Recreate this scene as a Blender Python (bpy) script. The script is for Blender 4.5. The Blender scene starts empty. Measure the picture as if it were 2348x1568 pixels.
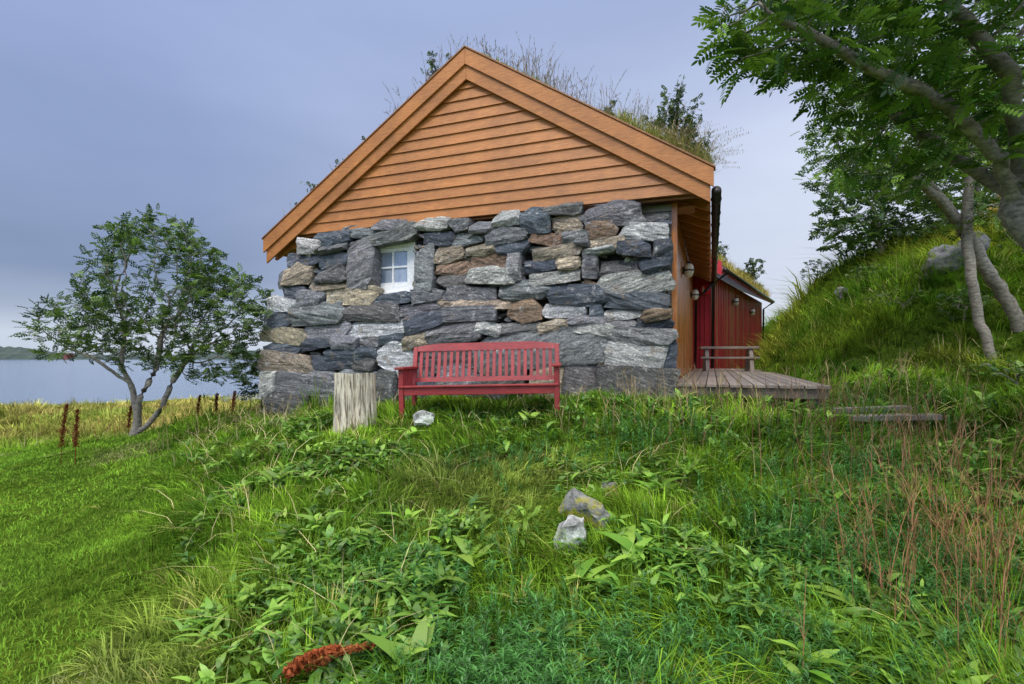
import bpy, bmesh, math, random
import numpy as np
from mathutils import Vector, noise, Matrix
random.seed(7); rng=np.random.default_rng(7)
scene=bpy.context.scene
TH=math.radians(20.9)
Dv=np.array([math.sin(TH),math.cos(TH),0.]); Rv=np.array([math.cos(TH),-math.sin(TH),0.])
P0=np.array([2.288,6.6,0.])
WATER=-2.5

# ------------------------------------------------------------------ helpers
def link(o,parent=None):
    scene.collection.objects.link(o)
    if parent: o.parent=parent
    return o
def empty(name):
    e=bpy.data.objects.new(name,None); scene.collection.objects.link(e); return e
class MB:
    def __init__(s): s.v=[];s.f=[];s.c=[]
    def add(s,vs,fs,col=(1,1,1)):
        n=len(s.v)
        s.v+= [tuple(map(float,p)) for p in vs]; s.f+=[tuple(i+n for i in f) for f in fs]; s.c+=[col]*len(vs)
    def hexa(s,p,col=(1,1,1)):
        s.add(p,[(0,3,2,1),(4,5,6,7),(0,1,5,4),(1,2,6,5),(2,3,7,6),(3,0,4,7)],col)
    def box(s,o,a,b,c,col=(1,1,1)):
        o,a,b,c=[np.array(k,float) for k in (o,a,b,c)]
        s.hexa([o,o+a,o+a+b,o+b,o+c,o+a+c,o+a+b+c,o+b+c],col)
    def tube(s,pts,rad,n=8,col=(1,1,1),cap=True):
        pts=[np.array(p,float) for p in pts]; m=len(pts)
        if not hasattr(rad,'__len__'): rad=[rad]*m
        vs=[];fs=[]
        for i,p in enumerate(pts):
            t=pts[min(i+1,m-1)]-pts[max(i-1,0)]; t=t/(np.linalg.norm(t)+1e-9)
            ref=np.array([0,0,1.]) if abs(t[2])<.9 else np.array([1.,0,0])
            x=np.cross(ref,t); x/=np.linalg.norm(x); y=np.cross(t,x)
            for k in range(n):
                a=2*math.pi*k/n; vs.append(p+rad[i]*(math.cos(a)*x+math.sin(a)*y))
        for i in range(m-1):
            for k in range(n):
                fs.append((i*n+k,i*n+(k+1)%n,(i+1)*n+(k+1)%n,(i+1)*n+k))
        if cap: fs.append(tuple(range(n))[::-1]); fs.append(tuple((m-1)*n+k for k in range(n)))
        s.add(vs,fs,col)
    def build(s,name,mat,parent=None,smooth=False,bevel=0):
        me=bpy.data.meshes.new(name); me.from_pydata(s.v,[],s.f)
        at=me.color_attributes.new('Col','FLOAT_COLOR','POINT')
        at.data.foreach_set('color',np.array([(c[0],c[1],c[2],1) for c in s.c],dtype=np.float32).ravel())
        bm=bmesh.new(); bm.from_mesh(me); bmesh.ops.recalc_face_normals(bm,faces=bm.faces); bm.to_mesh(me); bm.free()
        me.materials.append(mat)
        if smooth: me.polygons.foreach_set('use_smooth',[True]*len(me.polygons))
        o=bpy.data.objects.new(name,me); link(o,parent)
        if bevel:
            b=o.modifiers.new('b','BEVEL'); b.width=bevel; b.segments=2; b.limit_method='ANGLE'
        return o
def fastmesh(name,verts,k,cols,mat,parent=None,faces=None,smooth=False):
    n=len(verts)
    if faces is None: faces=np.arange(n).reshape(-1,k)
    F=len(faces)
    me=bpy.data.meshes.new(name)
    me.vertices.add(n); me.vertices.foreach_set('co',verts.astype(np.float32).ravel())
    me.loops.add(F*k); me.loops.foreach_set('vertex_index',faces.astype(np.int32).ravel())
    me.polygons.add(F); me.polygons.foreach_set('loop_start',np.arange(0,F*k,k,dtype=np.int32))
    me.update(calc_edges=True)
    at=me.color_attributes.new('Col','FLOAT_COLOR','POINT')
    c4=np.ones((n,4),np.float32); c4[:,:3]=cols
    at.data.foreach_set('color',c4.ravel())
    me.materials.append(mat)
    if smooth: me.polygons.foreach_set('use_smooth',np.ones(F,bool))
    o=bpy.data.objects.new(name,me); return link(o,parent)

# ------------------------------------------------------------------ materials
def newmat(name):
    m=bpy.data.materials.new(name); m.use_nodes=True; nt=m.node_tree
    b=nt.nodes['Principled BSDF']; return m,nt,b
def N(nt,t,**kw):
    n=nt.nodes.new(t)
    for k,v in kw.items(): setattr(n,k,v)
    return n
def ramp(nt,fac,stops):
    r=N(nt,'ShaderNodeValToRGB'); cr=r.color_ramp
    while len(cr.elements)<len(stops): cr.elements.new(.5)
    for e,(p,c) in zip(cr.elements,stops):
        e.position=p; e.color=(*c,1) if len(c)==3 else c
    nt.links.new(fac,r.inputs[0]); return r.outputs[0]
def noisetex(nt,vec,scale,detail=6,rough=.6,dist=0):
    n=N(nt,'ShaderNodeTexNoise'); n.inputs['Scale'].default_value=scale; n.inputs['Detail'].default_value=detail
    n.inputs['Roughness'].default_value=rough; n.inputs['Distortion'].default_value=dist
    nt.links.new(vec,n.inputs['Vector']); return n.outputs['Fac']
def mix(nt,a,b,fac,mode='MIX'):
    m=N(nt,'ShaderNodeMix',data_type='RGBA',blend_type=mode)
    for sock,val in ((m.inputs[0],fac),(m.inputs[6],a),(m.inputs[7],b)):
        if isinstance(val,(int,float)): sock.default_value=val
        elif isinstance(val,tuple): sock.default_value=(*val,1)
        else: nt.links.new(val,sock)
    return m.outputs[2]
def bump(nt,b,h,strength,dist=.02):
    n=N(nt,'ShaderNodeBump'); n.inputs['Strength'].default_value=strength; n.inputs['Distance'].default_value=dist
    nt.links.new(h,n.inputs['Height']); nt.links.new(n.outputs[0],b.inputs['Normal'])
def coords(nt,rot=0,scale=(1,1,1)):
    tc=N(nt,'ShaderNodeTexCoord'); a=N(nt,'ShaderNodeMapping'); a.inputs['Rotation'].default_value=(0,0,rot)
    c=N(nt,'ShaderNodeMapping'); c.inputs['Scale'].default_value=scale
    nt.links.new(tc.outputs['Object'],a.inputs[0]); nt.links.new(a.outputs[0],c.inputs[0]); return c.outputs[0]
def wood(name,light,dark,rot=0,scale=(1,1,1),rough=.6,bmp=.3,usecol=True,lo=.35,hi=.7,stain=(.72,1.1)):
    m,nt,b=newmat(name); v=coords(nt,rot,scale)
    f=noisetex(nt,v,6,8,.65,.3); c=ramp(nt,f,[(lo,dark),(hi,light)])
    v2=coords(nt,rot,(1,1,1)); f2=noisetex(nt,v2,1.7,5,.7); g=ramp(nt,f2,[(.3,(stain[0],)*3),(.7,(stain[1],)*3)])
    c=mix(nt,c,g,1.,'MULTIPLY')
    if usecol:
        a=N(nt,'ShaderNodeAttribute',attribute_name='Col'); c=mix(nt,c,a.outputs[0],1.,'MULTIPLY')
    nt.links.new(c,b.inputs['Base Color']); b.inputs['Roughness'].default_value=rough
    bump(nt,b,f,bmp,.01); return m
def veg(name,trans=.3,gloss=.04):
    m=bpy.data.materials.new(name); m.use_nodes=True; nt=m.node_tree; nt.nodes.remove(nt.nodes['Principled BSDF'])
    a=N(nt,'ShaderNodeAttribute',attribute_name='Col')
    d=N(nt,'ShaderNodeBsdfDiffuse'); nt.links.new(a.outputs[0],d.inputs[0])
    t=N(nt,'ShaderNodeBsdfTranslucent'); nt.links.new(a.outputs[0],t.inputs[0])
    ms=N(nt,'ShaderNodeMixShader'); ms.inputs[0].default_value=trans
    nt.links.new(d.outputs[0],ms.inputs[1]); nt.links.new(t.outputs[0],ms.inputs[2]); o=ms.outputs[0]
    if gloss:
        g=N(nt,'ShaderNodeBsdfGlossy'); g.inputs['Roughness'].default_value=.45; m2=N(nt,'ShaderNodeMixShader'); m2.inputs[0].default_value=gloss
        nt.links.new(o,m2.inputs[1]); nt.links.new(g.outputs[0],m2.inputs[2]); o=m2.outputs[0]
    nt.links.new(o,nt.nodes['Material Output'].inputs[0]); return m
def plain(name,col,rough=.5,metal=0,ns=20,var=.15,bmp=.1):
    m,nt,b=newmat(name); v=coords(nt); f=noisetex(nt,v,ns,5)
    c=ramp(nt,f,[(.3,tuple(k*(1-var) for k in col)),(.7,tuple(min(1,k*(1+var)) for k in col))])
    nt.links.new(c,b.inputs['Base Color']); b.inputs['Roughness'].default_value=rough; b.inputs['Metallic'].default_value=metal
    bump(nt,b,f,bmp,.005); return m

M_grass=veg('grass_blades',.22,.0)
M_leaf=veg('leaves',.33,.04)
M_orange=wood('orange_painted_wood',(.64,.255,.058),(.40,.14,.030),TH,(1,14,14),.5,.35,stain=(.68,1.08))
M_grey=wood('weathered_grey_boards',(.55,.54,.50),(.30,.29,.27),TH,(1,12,12),.8,.4)
M_brown=wood('varnished_side_boards',(.70,.28,.08),(.40,.135,.035),TH,(12,12,1),.25,.2)
M_redwall=wood('red_painted_boards',(.52,.032,.045),(.33,.02,.028),0,(12,12,1),.4,.2)
M_deck=wood('deck_boards',(.38,.31,.26),(.13,.10,.08),TH,(16,1,16),.5,.4)
M_bench=wood('red_bench_paint',(.34,.030,.030),(.19,.016,.017),0,(2,9,9),.5,.3,lo=.3,hi=.6)
M_stump=wood('bare_log_wood',(.76,.68,.52),(.16,.12,.08),0,(7,7,.7),.8,1.,lo=.38,hi=.54,stain=(.5,1.15))
M_bark=wood('bark',(.42,.38,.31),(.13,.11,.09),0,(3,3,7),.85,.8,stain=(.55,1.15))
M_gutter=plain('dark_gutter',(.035,.03,.028),.35,.5)
M_white=plain('white_paint',(.84,.84,.82),.45)
M_lamp=plain('lamp_glass',(.62,.55,.42),.25)
M_dark=plain('rubble_core',(.018,.017,.015),.95,0,9,.4,.6)

def m_glass():
    m,nt,b=newmat('window_glass'); b.inputs['Roughness'].default_value=.08
    b.inputs['Metallic'].default_value=.2; v=coords(nt,0,(3,3,1)); f=noisetex(nt,v,1.6,3)
    c=ramp(nt,f,[(.35,(.20,.26,.34)),(.7,(.48,.54,.62))]); nt.links.new(c,b.inputs['Base Color']); return m
M_glass=m_glass()

def m_stone(name):
    m,nt,b=newmat(name)
    vec=N(nt,'ShaderNodeAttribute',attribute_name='sv').outputs['Vector']
    col=N(nt,'ShaderNodeAttribute',attribute_name='Col').outputs[0]
    mp=N(nt,'ShaderNodeMapping'); mp.inputs['Scale'].default_value=(2.2,11,3); nt.links.new(vec,mp.inputs[0])
    strata=noisetex(nt,mp.outputs[0],2.2,11,.74,.9)
    fine=noisetex(nt,vec,34,9,.82)
    big=noisetex(nt,vec,4.2,7,.7,.6)
    r=ramp(nt,strata,[(.34,(.22,.23,.25)),(.45,(.70,.71,.72)),(.56,(1.1,1.1,1.08)),(.65,(2.5,2.48,2.4))])
    c=mix(nt,col,r,1.,'MULTIPLY')
    rf=ramp(nt,big,[(.58,(0,0,0)),(.67,(.6,.6,.6))])
    c=mix(nt,c,(.32,.22,.12),rf)
    lf=ramp(nt,noisetex(nt,vec,7.,8,.78,.2),[(.57,(0,0,0)),(.65,(.75,.75,.75))])
    c=mix(nt,c,(.62,.61,.58),lf)
    g=ramp(nt,fine,[(.35,(.28,.29,.31)),(.5,(1,1,1)),(.65,(1.7,1.7,1.7))])
    c=mix(nt,c,g,.95,'MULTIPLY')
    nt.links.new(c,b.inputs['Base Color']); b.inputs['Roughness'].default_value=.6
    ad=N(nt,'ShaderNodeMath',operation='ADD'); nt.links.new(strata,ad.inputs[0]); nt.links.new(fine,ad.inputs[1])
    bump(nt,b,ad.outputs[0],1.,.05); return m
M_stone=m_stone('gneiss_stone')
def m_rock(name,c1,c2,lich,lo=.5):
    m,nt,b=newmat(name); v=coords(nt); f=noisetex(nt,v,9,9,.7,.4); c=ramp(nt,f,[(.3,c1),(.65,c2)])
    lf=ramp(nt,noisetex(nt,v,3.5,8,.7),[(lo,(0,0,0)),(lo+.06,(.95,.95,.95))]); c=mix(nt,c,lich,lf)
    nt.links.new(c,b.inputs['Base Color']); b.inputs['Roughness'].default_value=.9; bump(nt,b,f,.9,.04); return m
M_rock=m_rock('mossy_rock',(.07,.07,.07),(.36,.35,.32),(.34,.31,.03),.47)
M_rockw=m_rock('lichen_rock',(.14,.14,.13),(.44,.43,.40),(.78,.78,.72),.48)
M_outcrop=m_rock('outcrop_rock',(.06,.06,.065),(.25,.245,.245),(.12,.15,.03),.50)

# ------------------------------------------------------------------ terrain
C=np.array([
(0,0,-1.5),(0,2,-1.44),(0,3.4,-1.2),(0,5,-.90),(0,5.9,-.74),(0,7,-.62),(-1.8,6,-.77),(-1.3,5.9,-.74),(.5,5.8,-.62),(2,6.1,-.56),
(-4,8.4,-.98),(-5,8.0,-1.17),(-6.4,8.9,-1.35),(-4.2,6.5,-1.25),(-5,5.6,-1.55),(-3.9,4,-1.62),(-2.4,2.5,-1.56),(-1.9,3.9,-1.25),(-3,5.5,-1.05),
(-9,9.5,-1.8),(-14,14,-2.05),(-12,20,-2.25),(-20,25,-2.42),(-5,20,-1.95),(-8,30,-2.2),(-30,29,-2.58),(-20,36,-2.62),(-10,46,-2.7),(-40,20,-2.4),(-40,40,-3.2),(-13,34,-2.4),
(12,14,2.9),(7.6,13,1.55),(8.5,11,2.15),(9,10,2.45),(6.3,13,-.35),(7.3,15,-.35),(8.4,17,-.3),(5.3,10.7,-.4),(6.2,10.5,.75),(7.6,14,1.3),(9.2,16.5,1.3),(11,18,2.3),(14,12,4.0),(20,20,4.2),(10.3,21,.2),(9,26,.0),(12,22,1.8),
(3.8,6.0,-.50),(4.4,7.2,-.25),(4.9,9,-.35),(5.6,8.6,.35),(3,8,-.62),(4,11,-.6),(5.4,14,-.5),(0,10,-.8),(-2,12,-1.1),(-5,12,-1.5),(0,20,-1.2),(5,25,-.5),(0,35,-2.2),(5,50,-2.5),
(3.9,5,-.64),(3.9,4,-.90),(3,3,-1.2),(2,2.4,-1.36),(4.5,3,-1.0),(6,6.5,.12),(5,5.2,-.35),(6,4,-.2),(8,4,.8),(8,7,1.35),(10,2,1.0),(5,0,-1.2),(0,-6,-1.6),(-10,0,-1.8),(10,-6,.5),(2.5,4.5,-.88),
(-10,-8,-1.9),(-30,0,-2.2),(25,0,3),(25,40,3),(-25,10,-2.2)])
def tps(r2): return np.where(r2>1e-12,.5*r2*np.log(np.maximum(r2,1e-12)),0)
n=len(C); d2=((C[:,None,:2]-C[None,:,:2])**2).sum(-1)
K=tps(d2)+np.eye(n)*.10; Pm=np.c_[np.ones(n),C[:,:2]]
A=np.zeros((n+3,n+3)); A[:n,:n]=K; A[:n,n:]=Pm; A[n:,:n]=Pm.T
sol=np.linalg.solve(A,np.r_[C[:,2],0,0,0])
def vnoise(x,y,s,seed=0):
    x=np.asarray(x)/s; y=np.asarray(y)/s; xi=np.floor(x).astype(np.int64); yi=np.floor(y).astype(np.int64)
    fx=x-xi; fy=y-yi; fx=fx*fx*(3-2*fx); fy=fy*fy*(3-2*fy)
    def h(a,b):
        v=np.sin(a*127.1+b*311.7+seed*74.7)*43758.5453; return v-np.floor(v)
    return (h(xi,yi)*(1-fx)+h(xi+1,yi)*fx)*(1-fy)+(h(xi,yi+1)*(1-fx)+h(xi+1,yi+1)*fx)*fy
def gz(x,y):
    x=np.atleast_1d(np.asarray(x,float)); y=np.atleast_1d(np.asarray(y,float))
    xc=np.clip(x,-40,25); yc=np.clip(y,-8,52); out=np.zeros(len(x))
    for i in range(0,len(x),20000):
        q=np.c_[xc[i:i+20000],yc[i:i+20000]]
        r2=((q[:,None]-C[None,:,:2])**2).sum(-1)
        out[i:i+20000]=tps(r2)@sol[:n]+sol[n]+q@sol[n+1:]
    dist=np.hypot(x,y)
    near=np.clip((40-dist)/30,0,1)
    hill=np.clip((x-.47*y-.9)/1.5,0,1)
    out+=near*((vnoise(x,y,.9,1)-.5)*.14+(vnoise(x,y,.35,2)-.5)*.07)*np.clip(dist/3,0,1)
    out+=near*hill*((vnoise(x,y,1.7,41)-.5)*.55+(vnoise(x,y,.6,42)-.5)*.32)*np.clip((dist-5)/3,0,1)
    far=np.clip((np.maximum(y-50,np.maximum(-x-38,x-60)))/25,0,1)
    return out*(1-far)+far*-7
def g1(x,y): return float(gz([x],[y])[0])
xs=np.r_[-6000,-2500,-1000,-400,-150,-90,-65,np.arange(-50,-14,.7),np.arange(-14,13,.13),np.arange(13,30,.6),40,60,90,200,800,3000]
ys=np.r_[-3000,-600,-150,-50,np.arange(-20,0,.8),np.arange(0,16,.13),np.arange(16,60,.6),80,150,400,1500,8000]
GX,GY=np.meshgrid(xs,ys); gzv=gz(GX.ravel(),GY.ravel())
nx,ny=len(xs),len(ys); ii=np.arange(nx*ny).reshape(ny,nx)
fc=np.stack([ii[:-1,:-1],ii[:-1,1:],ii[1:,1:],ii[1:,:-1]],-1).reshape(-1,4)
mg,nt,b=newmat('grass_soil'); v=coords(nt); f=noisetex(nt,v,9,10,.8); f2=noisetex(nt,v,.5,4)
c=ramp(nt,f,[(.34,(.014,.022,.005)),(.5,(.055,.095,.012)),(.66,(.15,.21,.03))]); c2=ramp(nt,f2,[(.4,(.9,1,.9)),(.65,(1.4,1.25,1.))])
c=mix(nt,c,c2,1.,'MULTIPLY'); nt.links.new(c,b.inputs['Base Color']); b.inputs['Roughness'].default_value=1.; b.inputs['Specular IOR Level'].default_value=.0; bump(nt,b,f,.8,.06)
fastmesh('ground',np.c_[GX.ravel(),GY.ravel(),gzv],4,np.ones((nx*ny,3)),mg,faces=fc,smooth=True)

mw,nt,b=newmat('sea_water'); b.inputs['Base Color'].default_value=(.12,.17,.25,1); b.inputs['Roughness'].default_value=.12; b.inputs['IOR'].default_value=1.33
v=coords(nt,0,(.3,1,1)); f=noisetex(nt,v,.6,8,.7); bump(nt,b,f,.6,.3)
wv=MB(); wv.add([(-8000,-400,WATER),(4000,-400,WATER),(4000,9000,WATER),(-8000,9000,WATER)],[(0,1,2,3)]); wv.build('water',mw)

# ------------------------------------------------------------------ blades
def blades(pos,h,w,lean,ang,cols,levels=4,prof=None,tipcol=None):
    lean=np.minimum(lean,1.7)
    n=len(pos); t=np.linspace(0,1,levels)
    if prof is None: prof=np.array([.8,1,.65,.06]) if levels==4 else np.array([1,.75,.06])
    dx=np.cos(ang);dy=np.sin(ang); wa=ang+math.pi/2+rng.normal(0,.5,n); wx=np.cos(wa);wy=np.sin(wa)
    V=np.zeros((n,levels,2,3)); Cc=np.zeros((n,levels,2,3))
    for i,tt in enumerate(t):
        hor=lean*h*tt**1.8; z=h*(tt-.38*np.minimum(lean,1.6)*tt**2.2)
        cx=pos[:,0]+dx*hor; cy=pos[:,1]+dy*hor; cz=pos[:,2]+z
        hw=w*prof[i]/2
        V[:,i,0]=np.c_[cx-wx*hw,cy-wy*hw,cz]; V[:,i,1]=np.c_[cx+wx*hw,cy+wy*hw,cz]
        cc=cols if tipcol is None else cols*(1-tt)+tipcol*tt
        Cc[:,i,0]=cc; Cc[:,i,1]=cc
    base=(np.arange(n)*levels*2)[:,None]; F=[]
    for i in range(levels-1):
        F.append(base+np.array([[2*i,2*i+1,2*i+3,2*i+2]]))
    return V.reshape(-1,3),np.concatenate(F),Cc.reshape(-1,3)
class Veg:
    def __init__(s): s.V=[];s.F=[];s.C=[];s.n=0
    def add(s,v,f,c): s.V.append(v); s.F.append(f+s.n); s.C.append(c); s.n+=len(v)
    def build(s,name,mat,parent=None): return fastmesh(name,np.concatenate(s.V),4,np.concatenate(s.C),mat,parent,np.concatenate(s.F))
C2=np.array([5.36,14.2,0.]); a2=math.atan2(.55,.835)
D2=np.array([math.sin(a2),math.cos(a2),0]); R2=np.array([math.cos(a2),-math.sin(a2),0])
def blocked(x,y):
    P=np.c_[x,y]; q=P0[:2]-P; s=q@Rv[:2]; p=q@Dv[:2]
    house=(s>.1)&(s<6.75)&(p<.25)&(p>-9.2)
    deck=(s<=.3)&(s>-1.45)&(p<.1)&(p>-9.2)
    q2=P-C2[:2]; b2=((q2@R2[:2])<.1)&((q2@R2[:2])>-5)&((q2@D2[:2])>-.1)&((q2@D2[:2])<9.5)
    return house|deck|b2
def pick(n,ymin,ymax,umin=-1.25,umax=1.25,pad=.6):
    y=np.sqrt(rng.uniform(ymin**2,ymax**2,n)); u=rng.uniform(umin,umax,n); x=u*y+rng.uniform(-pad,pad,n)
    k=~blocked(x,y); x=x[k];y=y[k]; z=gz(x,y); k=z>WATER+.05
    return np.c_[x,y,z][k]
def lerp(a,b,t): return a+(b-a)*t[:,None]
def vcol(x,y):
    n=len(x); a=vnoise(x,y,.8,3); b=vnoise(x,y,.3,4); c=vnoise(x,y,2.2,5)
    base=lerp(np.array([.042,.125,.012]),np.array([.235,.42,.035]),np.clip(a*.9+b*.7-.34,0,1))
    dry=np.clip((c-.76)*2.0,0,.4)+ (rng.random(n)<.05)*.8
    dry=np.clip(dry,0,1); base=lerp(base,np.array([.48,.42,.16]),dry*.7)
    g=np.clip((y-10.5)/3,0,1)*np.clip((-x-2)/2,0,1); g=g*np.clip(vnoise(x,y,2.5,6)*.8+vnoise(x,y,.8,7)*.5-.1,0,1); base=lerp(base,np.array([.46,.37,.13]),g)
    hr=np.clip((x-4.5)/2,0,1)*np.clip((vnoise(x,y,1.1,9)-.45)*2.0,0,1); base=lerp(base,np.array([.40,.38,.06]),hr*.7)
    return base*rng.uniform(.7,1.3,(n,1))*(1+.2*np.clip((x-4.5)/2,0,1))[:,None]
def lawn(x,y):
    return np.clip((-x-(1.15+.66*np.maximum(y-2.2,0)))/.8,0,1)*np.clip((11-y)/2,0,1)
G=Veg()
for (cnt,y0,y1,u0,u1,hm,wm,lv) in [(36000,1.3,4.4,-1.3,1.3,.085,.0065,3),(40000,4.2,9,-1.25,1.3,.08,.010,3),(24000,8,15,-1.2,1.2,.12,.016,3),
                                    (26000,1.4,5.0,-1.35,-.45,.05,.007,3),(30000,4.8,11,-1.3,-.55,.055,.013,3)]:
    p=pick(cnt,y0,y1,u0,u1); L=lawn(p[:,0],p[:,1])
    if hm<.06: p=p[L>.1]; L=lawn(p[:,0],p[:,1])
    x,y=p[:,0],p[:,1]; m=len(p)
    col=vcol(x,y); h=hm*rng.uniform(.5,1.3,m)*(1-.5*L*(hm>.06))
    lc=np.array([.175,.32,.032])*np.ones((m,1))*rng.uniform(.6,1.4,(m,1))*(.30+.8*vnoise(x,y,.5,61)+.5*vnoise(x,y,.18,62))[:,None]
    st=np.clip((vnoise(x,y,1.2,63)*.7+vnoise(x,y,.3,64)*.3-.58)*4,0,.75); lc=lerp(lc,np.array([.38,.32,.16]),st)
    col=lerp(col,lc,L*.9)
    G.add(*blades(p-np.array([0,0,.01]),h,wm*rng.uniform(.7,1.4,m),rng.gamma(2,.3,m),rng.uniform(0,6.3,m),col,lv))
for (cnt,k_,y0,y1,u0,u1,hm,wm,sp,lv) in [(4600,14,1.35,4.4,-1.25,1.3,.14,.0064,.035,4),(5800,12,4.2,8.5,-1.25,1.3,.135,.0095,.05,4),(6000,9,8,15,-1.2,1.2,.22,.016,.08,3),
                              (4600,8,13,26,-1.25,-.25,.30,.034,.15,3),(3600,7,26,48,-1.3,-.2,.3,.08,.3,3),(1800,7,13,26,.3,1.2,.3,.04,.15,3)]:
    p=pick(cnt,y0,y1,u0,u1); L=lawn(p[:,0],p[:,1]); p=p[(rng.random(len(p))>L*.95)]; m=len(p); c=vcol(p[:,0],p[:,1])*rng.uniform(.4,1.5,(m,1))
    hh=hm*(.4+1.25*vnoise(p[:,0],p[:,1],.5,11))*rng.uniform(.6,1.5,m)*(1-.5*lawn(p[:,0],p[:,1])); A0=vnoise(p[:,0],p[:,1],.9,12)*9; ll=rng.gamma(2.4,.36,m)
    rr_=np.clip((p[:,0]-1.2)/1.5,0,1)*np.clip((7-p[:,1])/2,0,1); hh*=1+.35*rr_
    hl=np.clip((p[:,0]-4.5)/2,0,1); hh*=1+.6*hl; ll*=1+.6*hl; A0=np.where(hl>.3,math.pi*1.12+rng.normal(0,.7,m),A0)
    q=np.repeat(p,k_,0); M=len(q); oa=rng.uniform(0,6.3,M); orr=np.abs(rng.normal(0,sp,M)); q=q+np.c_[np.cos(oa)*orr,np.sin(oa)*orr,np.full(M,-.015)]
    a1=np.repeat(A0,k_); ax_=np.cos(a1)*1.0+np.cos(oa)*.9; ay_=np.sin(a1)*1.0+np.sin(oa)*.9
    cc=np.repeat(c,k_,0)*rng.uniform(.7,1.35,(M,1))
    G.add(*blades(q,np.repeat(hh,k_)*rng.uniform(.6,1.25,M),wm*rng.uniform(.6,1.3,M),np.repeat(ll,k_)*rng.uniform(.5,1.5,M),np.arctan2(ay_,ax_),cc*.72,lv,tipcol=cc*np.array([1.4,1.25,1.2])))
p=pick(5500,1.6,12,-1.1,1.3); k=(lawn(p[:,0],p[:,1])<.3)&(vnoise(p[:,0],p[:,1],1.3,21)>.5); p=p[k]; m=len(p)
G.add(*blades(p,rng.uniform(.18,.42,m),.0025+.0008*p[:,1],rng.gamma(2.2,.6,m),rng.uniform(0,6.3,m),np.array([.58,.50,.25])*rng.uniform(.6,1.2,(m,1)),4))
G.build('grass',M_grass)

B=Veg(); leafprof=np.array([.15,.8,1,.75,.08])
def rosettes(cnt,y0,y1,u0,u1,hl,wl,thr,seed,colA,colB):
    p=pick(cnt,y0,y1,u0,u1); k=(vnoise(p[:,0],p[:,1],.6,seed)>thr)&(lawn(p[:,0],p[:,1])<.25); p=p[k]; p[:,2]+=.03
    q=np.repeat(p,8,0); m=len(q); q=q+np.c_[rng.normal(0,.03,(m,2)),rng.uniform(0,.06,m)]
    s=np.repeat(rng.uniform(.5,1.3,len(p)),8); pc=np.repeat(rng.uniform(.55,1.3,(len(p),1)),8,0)
    col=lerp(np.array(colA),np.array(colB),rng.random(m))*rng.uniform(.75,1.2,(m,1))*pc
    B.add(*blades(q,s*hl*rng.uniform(.6,1.2,m),s*wl*rng.uniform(.7,1.3,m),rng.uniform(.7,1.9,m),rng.uniform(0,6.3,m),col,5,leafprof))
rosettes(1000,1.7,3.4,-.6,1.1,.072,.031,.55,31,(.06,.18,.02),(.27,.46,.06))
rosettes(1050,3.3,5.2,-.6,1.1,.08,.035,.55,32,(.06,.18,.02),(.27,.44,.06))
rosettes(800,5,7,-.6,1.0,.09,.036,.55,33,(.06,.17,.02),(.23,.40,.05))
rosettes(110,2.0,6,-.5,1.0,.14,.055,.45,34,(.12,.28,.02),(.36,.54,.08))
def cluster(cx,cy,r,cnt,hl,wl,colA,colB):
    x=rng.normal(cx,r,cnt); y=rng.normal(cy,r*.6,cnt); k=~blocked(x,y); x=x[k];y=y[k]; p=np.c_[x,y,gz(x,y)]; q=np.repeat(p,8,0); m=len(q)
    col=lerp(np.array(colA),np.array(colB),rng.random(m))*rng.uniform(.6,1.3,(m,1))
    B.add(*blades(q,hl*rng.uniform(.6,1.3,m),wl*rng.uniform(.6,1.3,m),rng.uniform(.4,1.8,m),rng.uniform(0,6.3,m),col,5,leafprof))
for cx,cy in ((-.7,6.1),(.1,6.05),(.35,5.9),(-1.1,6.2),(-2.6,6.8),(.9,6.1),(-3.2,7.2),(-1.35,4.9),(1.5,6.0),(-.3,6.1)):
    cluster(cx,cy,.22,22,.10,.028,(.04,.14,.02),(.19,.37,.05))
cluster(-2.2,4.4,.12,7,.15,.05,(.15,.32,.03),(.34,.54,.07)); cluster(1.9,2.1,.25,14,.15,.055,(.14,.29,.03),(.34,.5,.08))
B.build('dock_leaves',M_leaf)
Hb=Veg()
def herbs(cnt,cx,cy,rx,ry,hh,col):
    x=rng.normal(cx,rx,cnt); y=rng.normal(cy,ry,cnt); k=(~blocked(x,y))&(y>1.5); x=x[k];y=y[k]; p=np.c_[x,y,gz(x,y)]; m=len(p)
    h=hh*rng.uniform(.6,1.2,m); col=np.array(col)
    Hb.add(*blades(p,h,np.full(m,.004),np.full(m,.15),rng.uniform(0,6.3,m),col*np.ones((m,1)),3))
    nl=24; t=np.tile(np.linspace(.25,1,nl),m); q=np.repeat(p,nl,0); q[:,2]+=np.repeat(h,nl)*t
    M=len(q); Hb.add(*blades(q,rng.uniform(.018,.036,M),rng.uniform(.005,.009,M),rng.uniform(.8,1.8,M),rng.uniform(0,6.3,M),col*rng.uniform(.5,1.9,(M,1)),3,np.array([.4,1,.1])))
for a in [(380,.35,2.25,.35,.22,.16),(300,-.1,2.1,.3,.18,.14),(280,1.9,3.3,.35,.3,.22),(240,2.6,3.9,.4,.35,.22),(160,1.3,5.0,.4,.3,.2),(130,.2,4.6,.5,.3,.14),(240,2.4,2.7,.3,.3,.2),(140,-.5,3.0,.3,.2,.14),(180,3.6,5.2,.5,.4,.22),(180,1.5,2.3,.3,.2,.15)]:
    herbs(*a,(.065,.195,.035))
Hb.build('feathery_herbs',M_leaf)
W_=Veg()
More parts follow.
